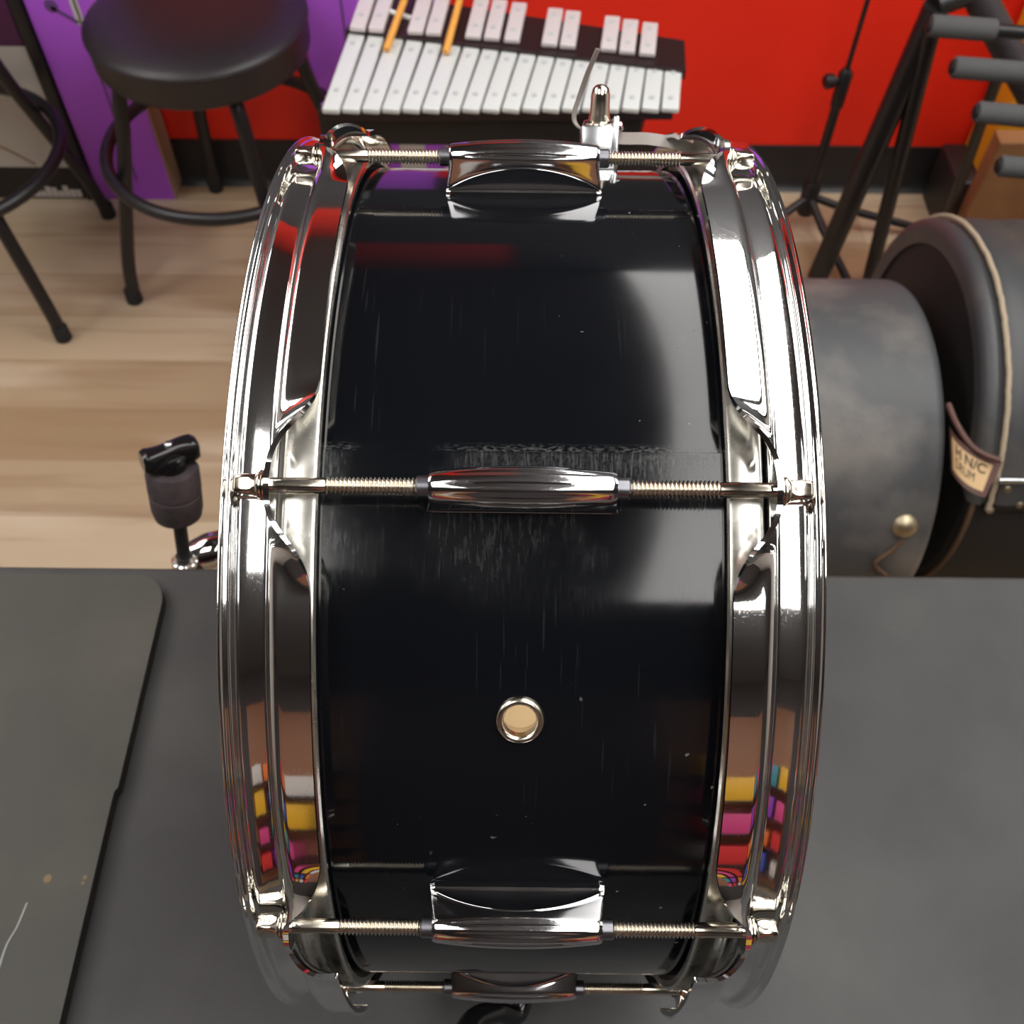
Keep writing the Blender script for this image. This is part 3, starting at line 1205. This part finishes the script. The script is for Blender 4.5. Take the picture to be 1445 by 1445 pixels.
# latch: chrome bar, plate and brass rivets at the seam
pl = on_cyl(1425, 700, C2Y, C2R, C2R)
nl = Vector((0, pl.y - C2Y, pl.z - C2R)).normalized()
tl_ = Vector((1, 0, 0)).cross(nl).normalized()
fl = Matrix((Vector((1, 0, 0)), tl_, nl)).transposed().to_4x4()
fl.translation = pl
b = MB(); b.box((-.028, -.020, -.003), (.05, .020, .003), .001, mtx=fl)
la = wpart(b, 'latch', M['black_steel'], sc_)
p1 = on_cyl(1409, 678, C2Y, C2R, C2R + .014); p2 = Vector((p1.x + .07, p1.y, p1.z))
b = MB(); b.tube([p1, p2], .0034, 12); wpart(b, 'latch_bar', M['steel'], la)
for px, py in ((1421, 690), (1397, 720), (1438, 712)):
    p = on_cyl(px, py, C2Y, C2R, C2R + .003)
    b = MB(); b.lathe([(-.001, .0050), (.001, .0050), (.003, .0035), (.0036, 0)], p, nl, 14); wpart(b, 'rivet', M['brass'], la)
# name tag in its leather frame, curling off the end of the lid
WT = 1.205


def tag_pt(u, v, off=0.0):
    tx = [(1341, 606), (1351, 627), (1374, 644), (1408, 653)]
    bx = [(1343, 660), (1353, 679), (1369, 690), (1389, 696)]

    def cub(pp, u):
        a, b_, c, d = [Vector((p[0], p[1])) for p in pp]
        return a * (1 - u) ** 3 + b_ * 3 * u * (1 - u) ** 2 + c * 3 * u * u * (1 - u) + d * u ** 3
    p = cub(tx, u) * (1 - v) + cub(bx, u) * v
    w_ = WT + .018 * (1 - u) ** 2 + .004 - off
    return at(p.x, p.y, w_)


def patch(u0, u1, v0, v1, off, th, mt_, nm, parent):
    bb_ = MB()
    nu = 16
    rows_ = []
    for i in range(nu + 1):
        u = u0 + (u1 - u0) * i / nu
        rows_.append([tag_pt(u, v0, off), tag_pt(u, v1, off), tag_pt(u, v1, off - th), tag_pt(u, v0, off - th)])
    bb_.grid(rows_, closed_v=True)
    n0 = len(bb_.v)
    bb_.f += [(0, 1, 2, 3), (n0 - 4, n0 - 3, n0 - 2, n0 - 1)]
    bb_.mi += [0, 0]
    return wpart(bb_, nm, mt_, parent)


tg = patch(-.04, 1.06, -.06, 1.12, .0, .003, M['leather'], 'name_tag', sc_)
tg['label'] = 'tan paper tag in a brown leather frame'
patch(.06, .95, .10, .97, .0008, .0006, M['tag_paper'], 'paper_insert', tg)
b = MB(); pts = bez([at(1338, 570, 1.236), at(1350, 598, 1.224), at(1368, 626, 1.212), at(1388, 641, 1.204), at(1412, 650, 1.199)], 8)
b.tube(pts, .0036, 10); wpart(b, 'leather_strap', M['leather'], sc_)


def text_mesh(s, fn, mt_, nm, parent, bold=.02):
    cu = bpy.data.curves.new('txt', 'FONT')
    cu.body = s
    cu.offset = bold
    ob = bpy.data.objects.new('txt', cu)
    COL.objects.link(ob)
    dg = bpy.context.evaluated_depsgraph_get()
    me = bpy.data.meshes.new_from_object(ob.evaluated_get(dg))
    bpy.data.objects.remove(ob)
    xs = [v.co.x for v in me.vertices]
    ys = [v.co.y for v in me.vertices]
    x0, x1, y0, y1 = min(xs), max(xs), min(ys), max(ys)
    off = Vector(parent.location)
    p = parent.parent
    while p is not None:
        off += Vector(p.location)
        p = p.parent
    for v in me.vertices:
        v.co = fn((v.co.x - x0) / (x1 - x0), (v.co.y - y0) / (y1 - y0)) - off
    me.materials.append(mt_)
    return link(nm, me, parent)


text_mesh('H N/C', lambda u, v: tag_pt(.20 + .68 * u, .46 - .30 * v, .0011), M['ink'], 'lettering', tg)
text_mesh('DRUM', lambda u, v: tag_pt(.18 + .52 * u, .80 - .26 * v, .0011), M['ink'], 'lettering', tg, 0.0)

# ------------------------------------------------------------------ stools
def stool(cx, cy, rot, label):
    s = thing('bar_stool', (cx, cy, 0), label, 'stool', 'black round stools by the red wall')
    ZT = .520
    b = MB()
    rs = .178
    b.lathe([(ZT - .072, 0), (ZT - .072, rs - .012), (ZT - .066, rs - .004), (ZT - .058, rs), (ZT - .020, rs + .001), (ZT - .014, rs + .0025), (ZT - .010, rs - .001),
             (ZT - .004, rs - .010), (ZT + .003, rs - .045), (ZT + .006, rs - .10), (ZT + .006, 0)], (cx, cy, 0), (0, 0, 1), 64)
    wpart(b, 'seat', M['vinyl_seat'], s)
    b = MB(); b.tube([(cx + (rs + .001) * math.cos(a), cy + (rs + .001) * math.sin(a), ZT - .014) for a in [2 * PI * i / 72 for i in range(72)]], .0028, 8, closed=True)
    wpart(b, 'seat_piping', M['vinyl_seat'], s)
    b = MB(); b.tube([(cx + .215 * math.cos(a), cy + .215 * math.sin(a), .275) for a in [2 * PI * i / 72 for i in range(72)]], .0115, 14, closed=True)
    wpart(b, 'foot_ring', M['black_steel'], s)
    for k in range(4):
        a = R(rot + 90 * k)
        d = Vector((math.cos(a), math.sin(a), 0))
        c = Vector((cx, cy, 0))
        z = Vector((0, 0, 1))
        pts = bez([c + d * .10 + z * .449, c + d * .135 + z * .442, c + d * .155 + z * .415, c + d * .172 + z * .34, c + d * .197 + z * .25, c + d * .238 + z * .10, c + d * .252 + z * .02], 6)
        b = MB(); b.tube(pts, .0125, 14)
        lg = wpart(b, 'leg', M['black_steel'], s)
        f_ = MB(); f_.lathe([(0, .013), (.003, .0155), (.030, .0150), (.034, .0125)], c + d * .254, (0, 0, 1), 18)
        wpart(f_, 'rubber_foot', M['rubber'], lg)
    return s


YO = CAM.y
stool(-.526, 1.600 + YO, 29, 'black round padded stool with its whole seat front in view')
stool(-1.040, 1.552 + YO, -45, 'black stool cut off by the left edge, foot ring and legs showing')

# ------------------------------------------------------------------ cartons on the left
def carton(name, x0, x1, y0, y1, h, mt_, label, z0=0.0, grp=None, side=None):
    c = thing(name, ((x0 + x1) / 2, (y0 + y1) / 2, z0), label, 'box', grp)
    b = MB(); b.box((x0, y0, z0), (x1, y1, z0 + h), .003)
    wpart(b, 'carton', mt_, c)
    return c


PF = 1.787 + YO
xa = on_y(150, 300, PF).x; xb = on_y(248, 285, PF).x
pc = carton('tall_carton', xa, xb, PF, PF + .062, 1.15, M['purple'], 'tall purple cardboard carton against the wall behind the stool')
b = MB(); b.box((xb, PF + .002, .004), (xb + .004, PF + .060, 1.146)); sp = wpart(b, 'side_panel', M['kraft'], pc); sp['label'] = 'raw brown side'
hp = on_x(241, 177, xb + .004)
b = MB(); b.lathe([(0, .016), (.001, .016), (.001, 0)], (xb + .004, PF + .032, .27), (1, 0, 0), 20)
wpart(b, 'hand_hole', M['black_card'], sp)
b = MB(); b.box((xa + .09, PF - .0012, .05), (xa + .094, PF, 1.1)); wpart(b, 'printed_line', M['purple_dark'], pc)
b = MB()
d0 = on_y(72, 8, PF)
b.lathe([(0, .012), (.0012, .012), (.0012, 0)], (d0.x, PF, d0.z), (0, -1, 0), 20)
b.box((d0.x, PF - .0012, d0.z - .006), (d0.x + .05, PF, d0.z + .001), 0, mtx=Matrix.Translation(Vector((d0.x, PF, d0.z))) @ Matrix.Rotation(R(35), 4, 'Y') @ Matrix.Translation(-Vector((d0.x, PF, d0.z))))
wpart(b, 'printed_mark', M['purple_dark'], pc)
w0 = on_y(107, 12, PF)
b = MB(); b.box((w0.x - .007, PF - .0012, w0.z - .03), (w0.x + .007, PF, w0.z + .35)); wpart(b, 'printed_stripe', M['white_card'], pc)

xc, xd = -1.42, xa - .030
wc_ = thing('wide_carton', ((xc + xd) / 2, PF + .05, 0), 'wide white carton with plum top and black bottom band at far left', 'box')
zp = on_y(40, 66, PF).z; zk = on_y(60, 236, PF).z
b = MB(); b.box((xc, PF, zk), (xd, PF + .06, zp)); wpart(b, 'white_panel', M['white_card'], wc_, smooth=False)
b = MB(); b.box((xc, PF, zp), (xd, PF + .06, 1.0), .002); wpart(b, 'plum_panel', M['maroon'], wc_, smooth=False)
b = MB(); b.box((xc, PF, 0), (xd, PF + .06, zk), .002); bk = wpart(b, 'bottom_band', M['black_card'], wc_, smooth=False)
tx0 = on_y(44, 277, PF); tx1 = on_y(112, 262, PF)
b = MB()
n = 9
for i in range(n):      # an unreadable worn line of print
    xx = tx0.x + (tx1.x - tx0.x) * i / n
    hh = (tx1.z - tx0.z) * (.75 + .25 * math.sin(i * 2.3))
    b.box((xx, PF - .001, tx0.z), (xx + (tx1.x - tx0.x) / n * .88, PF, tx0.z + hh))
wpart(b, 'worn_print', M['white_card'], bk, smooth=False)
for (a0, a1) in (((0, 208), (46, 229)), ((0, 231), (40, 222))):
    pass
b = MB(); b.tube([on_y(-6, 204, PF - .002), on_y(20, 216, PF - .002), on_y(50, 232, PF - .002)], .0022, 8)
wpart(b, 'printed_line', M['kraft'], wc_)
# black strip put in for the dark gap between the two cartons
b = MB(); b.box((xd + .003, PF - .006, 0), (xd + .026, PF + .05, 1.2), .003)
o = b.build('gap_strip', M['black_steel']); tag(o, 'dark gap modelled as a slim black post between white carton and purple carton', 'strip')

PF2 = 1.808 + YO
x2a = on_y(436, 90, PF2).x; x2b = on_y(625, 178, PF2).x
pc2 = carton('tall_carton', x2a, x2b, PF2, PF2 + .042, 1.1, M['purple'], 'purple cardboard carton standing behind the glockenspiel')
b = MB(); b.box((x2a + .075, PF2 - .0012, .05), (x2a + .079, PF2, 1.05)); wpart(b, 'printed_line', M['purple_dark'], pc2)
g0 = on_y(562, 185, PF2).x; g1 = on_y(598, 185, PF2).x
b = MB(); b.box((g0, PF2 - .0012, .02), (g1, PF2, .30)); wpart(b, 'printed_stripe', M['white_card'], pc2)

# ------------------------------------------------------------------ glockenspiel
GZ = .585
gk = thing('glockenspiel', (*(on_z(705, 120, GZ).xy), GZ), 'silver-barred glockenspiel in front of the red wall', 'glockenspiel')


def bar(p0, p1, wd, th, z, mt_, pins):
    d = (p1 - p0)
    L = d.length
    d.normalize()
    s = Vector((d.y, -d.x, 0))
    fr_ = Matrix((s, d, Vector((0, 0, 1)))).transposed().to_4x4()
    fr_.translation = Vector((p0.x, p0.y, z))
    b_ = MB(); b_.box((-wd / 2, 0, 0), (wd / 2, L, th), .0018, mtx=fr_)
    o_ = wpart(b_, 'bar', mt_, gk)
    for f_ in pins:
        pb_ = MB(); pb_.lathe([(0, .0042), (.0014, .0040), (.002, .002), (.002, 0)], fr_ @ Vector((0, L * f_, th)), (0, 0, 1), 12)
        wpart(pb_, 'pin', M['pin'], o_)


NB = 18
for i in range(NB):
    u = i / (NB - 1)
    p0 = on_z(466 + (946 - 466) * u, 154 - 1.5 * u, GZ)
    p1 = on_z(506 + (951 - 506) * u + 5 * math.sin(PI * u), 40 + 51 * u + 4 * math.sin(PI * u), GZ)
    bar(p0, p1, .0238, .008, GZ - .008, M['bar_silver'], (.22, .80))
ups = [(503.7, 38), (530, 39.5), (585.5, 43), (611, 45), (667, 50), (693.5, 52), (722, 55), (775, 60.5), (801, 63), (858.5, 67.5), (885, 71), (913.5, 74)]
for x_, y_ in ups:
    u = (x_ - 500) / 415
    ln = 72 * (1 - u) + 44 * u
    slope = .34 * (1 - u) + .11 * u
    if u > .35:
        ln = 56 * (1 - u) / .65 + 43 * (u - .35) / .65 if u < 1 else 43
    p0 = on_z(x_, y_, GZ + .014)
    p1 = on_z(x_ + ln * slope, y_ - ln, GZ + .014)
    bar(p0, p1, .0225, .008, GZ + .006, M['bar_pink'], (.24, .78))
# frame: tapered tray, rail under each row
b = MB()
def quad_board(b_, pix, z, th):
    pl_ = [on_z(x, y, z) for x, y in pix]
    poly_ = [(p.x, p.y) for p in pl_]
    b_.prism(poly_, z - th, z)


quad_board(b, ((452, 160), (950, 158), (962, 86), (500, 26)), GZ - .009, .012)
wpart(b, 'tray', M['dark_wood'], gk, smooth=False)
b = MB()
quad_board(b, ((488, 42), (968, 99), (966, 57), (520, -12)), GZ + .005, .014)
wpart(b, 'upper_rail', M['dark_wood'], gk, smooth=False)
b = MB()
quad_board(b, ((448, 158), (905, 165), (918, 120), (480, 110)), GZ - .022, .050)
wpart(b, 'case_bottom', M['black_card'], gk, smooth=False)
b = MB(); b.tube([on_z(549, 16, GZ + .008), on_z(580, 26, GZ + .008)], .004, 10); wpart(b, 'clip', M['bar_silver'], gk)

gs = thing('glockenspiel_stand', (*(on_z(690, 130, GZ).xy), 0), 'dark folding stand with thin steel legs under the glockenspiel', 'stand')
zt = GZ - .0725
c0 = on_z(480, 150, zt); c1 = on_z(880, 150, zt); c2 = on_z(500, 125, zt); c3 = on_z(870, 125, zt)
b = MB()
b.tube([c0, c1], .008, 12); b.tube([c2, c3], .008, 12)
wpart(b, 'top_bar', M['black_steel'], gs)
def down(px, py, zt_, sx=0, sy=0):
    p = on_z(px, py, zt_)
    return [p, Vector((p.x + sx, p.y + sy, .004))]


for px, sx, sy in ((456, -.02, -.05), (490, .03, .05), (629, .0, -.05), (868, .02, .05)):
    b = MB(); b.tube(down(px, 146, zt, sx, sy), .0035, 10); wpart(b, 'leg', M['steel'], gs)

# mallets lying across the bars
for (x0, y0, x1, y1, lab) in ((545, 70, 575, -12, 'amber wooden mallet on the bars, left of the two'), (629, 74, 651, -8, 'amber wooden mallet on the bars, right of the two')):
    p0 = on_z(x0, y0, GZ + .0068); p1 = on_z(x1, y1, GZ + .0225)
    d = (p1 - p0).normalized()
    ml = thing('mallet', p0, lab, 'mallet', 'mallets on the glockenspiel')
    p2 = p0 + d * .30
    b = MB(); b.tube([p0, p0 + d * .002, p2], [.004, .0055, .0045], 12); wpart(b, 'shaft', M['mallet_wood'], ml)
    b = MB(); b.lathe([(-.013 + .026 * i / 12, .0133 * math.sin(max(.02, PI * i / 12))) for i in range(13)], p2, d, 20); wpart(b, 'head', M['rubber'], ml)

# ------------------------------------------------------------------ microphone stand
mf = on_z(1130, 318, 0)
ms = thing('microphone_stand', mf, 'thin black tripod microphone stand in front of the red wall', 'stand')
b = MB(); b.tube([mf + Vector((0, 0, .035)), mf + Vector((0, 0, .33))], .0095, 14); wpart(b, 'lower_tube', M['black_steel'], ms)
b = MB(); b.tube([mf + Vector((0, 0, .32)), mf + Vector((0, 0, 1.35))], .0046, 12); wpart(b, 'upper_tube', M['black_steel'], ms)
b = MB(); b.lathe([(.275, .0095), (.28, .0125), (.345, .0135), (.355, .007), (.355, 0)], mf, (0, 0, 1), 18)
cl = wpart(b, 'clutch', M['black_steel'], ms)
b = MB(); b.lathe([(.008, .005), (.02, .006), (.024, .013), (.036, .014), (.040, .010), (.040, 0)], mf + Vector((0, 0, .335)), (-1, -.3, 0), 16); wpart(b, 'knob', M['black_steel'], cl)
b = MB(); b.lathe([(.03, .012), (.035, .018), (.10, .018), (.11, .012)], mf, (0, 0, 1), 18); wpart(b, 'hub', M['black_steel'], ms)
for px, py in ((1272, 323), (1060, 345), (1178, 380)):
    e = on_z(px, py, .012)
    d = e - mf; d.z = 0
    b = MB(); b.tube([mf + Vector((0, 0, .075)), mf + d.normalized() * .08 + Vector((0, 0, .05)), mf + d.normalized() * .26 + Vector((0, 0, .013))], .0085, 12)
    lg = wpart(b, 'leg', M['black_steel'], ms)
    b = MB(); b.tube([mf + d.normalized() * .235 + Vector((0, 0, .0165)), mf + d.normalized() * .268 + Vector((0, 0, .0125))], .0122, 12); wpart(b, 'rubber_foot', M['rubber'], lg)

# ------------------------------------------------------------------ A-frame rack with foam pegs
rk_p = on_z(1230, 400, 0)
rk = thing('instrument_rack', rk_p, 'black A-frame rack with grey foam covered pegs at upper right', 'rack')
t0 = at(1322, 8, 1.545)
b = MB(); fA = on_z(1150, 402, .0); b.tube([t0, fA + Vector((0, 0, .022))], .0205, 16); wpart(b, 'leg', M['black_steel'], rk)
b = MB(); fB = on_z(1224, 400, .0); b.tube([at(1318, 30, 1.55), fB + Vector((0, 0, .016))], .0140, 14); wpart(b, 'leg', M['black_steel'], rk)
b = MB()
bt = at(1352, -60, 1.52); be = at(1478, 175, 1.68)
b.tube([bt, be], .0235, 16); wpart(b, 'peg_beam', mat('grey_black_steel', (.045, .036, .040), .5), rk)
b = MB(); b.tube([be - (be - bt) * .1, Vector((1.02, 1.525 + YO, .02))], .016, 14); wpart(b, 'leg', M['black_steel'], rk)
b = MB(); b.tube([at(1412, 96, 1.56), Vector((.868, 1.655 + YO, .016))], .0095, 14); wpart(b, 'leg', M['black_steel'], rk)
b = MB(); b.tube([at(1318, 8, 1.545), at(1380, -14, 1.55)], .018, 14); wpart(b, 'cross_bar', M['black_steel'], rk)
for (xa_, ya_, xb_, yb_, w_) in ((1312, 36, 1404, 43, 1.50), (1345, 95, 1446, 103, 1.515), (1378, 158, 1486, 168, 1.53), (1410, 234, 1520, 243, 1.545)):
    pa, pb_ = at(xa_, ya_, w_), at(xb_, yb_, w_)
    d = (pb_ - pa).normalized()
    L = (pb_ - pa).length
    b = MB(); b.lathe([(0, .0095), (.0, .0140), (.003, .0158), (L - .002, .0158), (L, .014), (L, 0)], pa, d, 20)
    pg = wpart(b, 'peg', M['foam'], rk)
    b = MB(); b.tube([pa - d * .004, pa + d * .02], .0098, 14); wpart(b, 'peg_tip', M['rubber'], pg)
    b = MB(); b.tube([pa + d * (L - .01), pa + d * (L + .045)], .010, 12); wpart(b, 'peg_arm', M['black_steel'], pg)

# ------------------------------------------------------------------ boxes at far right
BF = 1.565 + YO
xl = on_y(1353, 308, BF).x + .014
carton('flat_carton', xl, xl + .40, BF, BF + .04, .315, M['cardboard'], 'plain brown cardboard carton behind the round drum cases')
kf = 1.70 + YO
kb_ = MB(); kb_.box((xl + .025, kf, 0), (xl + .40, RY1 - .025, .13), .006)
o = kb_.build('equipment_box', M['black_card']); tag(o, 'low black box on the floor behind the brown carton', 'box')
carton('yellow_carton', xl + .070, xl + .42, kf + .02, RY1 - .03, .55, M['yellow'], 'yellow carton standing on the low black box at right', z0=.13)

# ------------------------------------------------------------------ world and view
w = bpy.data.worlds.new('world')
SC.world = w
w.use_nodes = True
w.node_tree.nodes['Background'].inputs[0].default_value = (.02, .02, .02, 1)
w.node_tree.nodes['Background'].inputs[1].default_value = .3
SC.view_settings.view_transform = 'Standard'
SC.view_settings.look = 'None'
SC.view_settings.gamma = 1
SC.view_settings.exposure = 0.0
SC.view_settings.use_curve_mapping = False
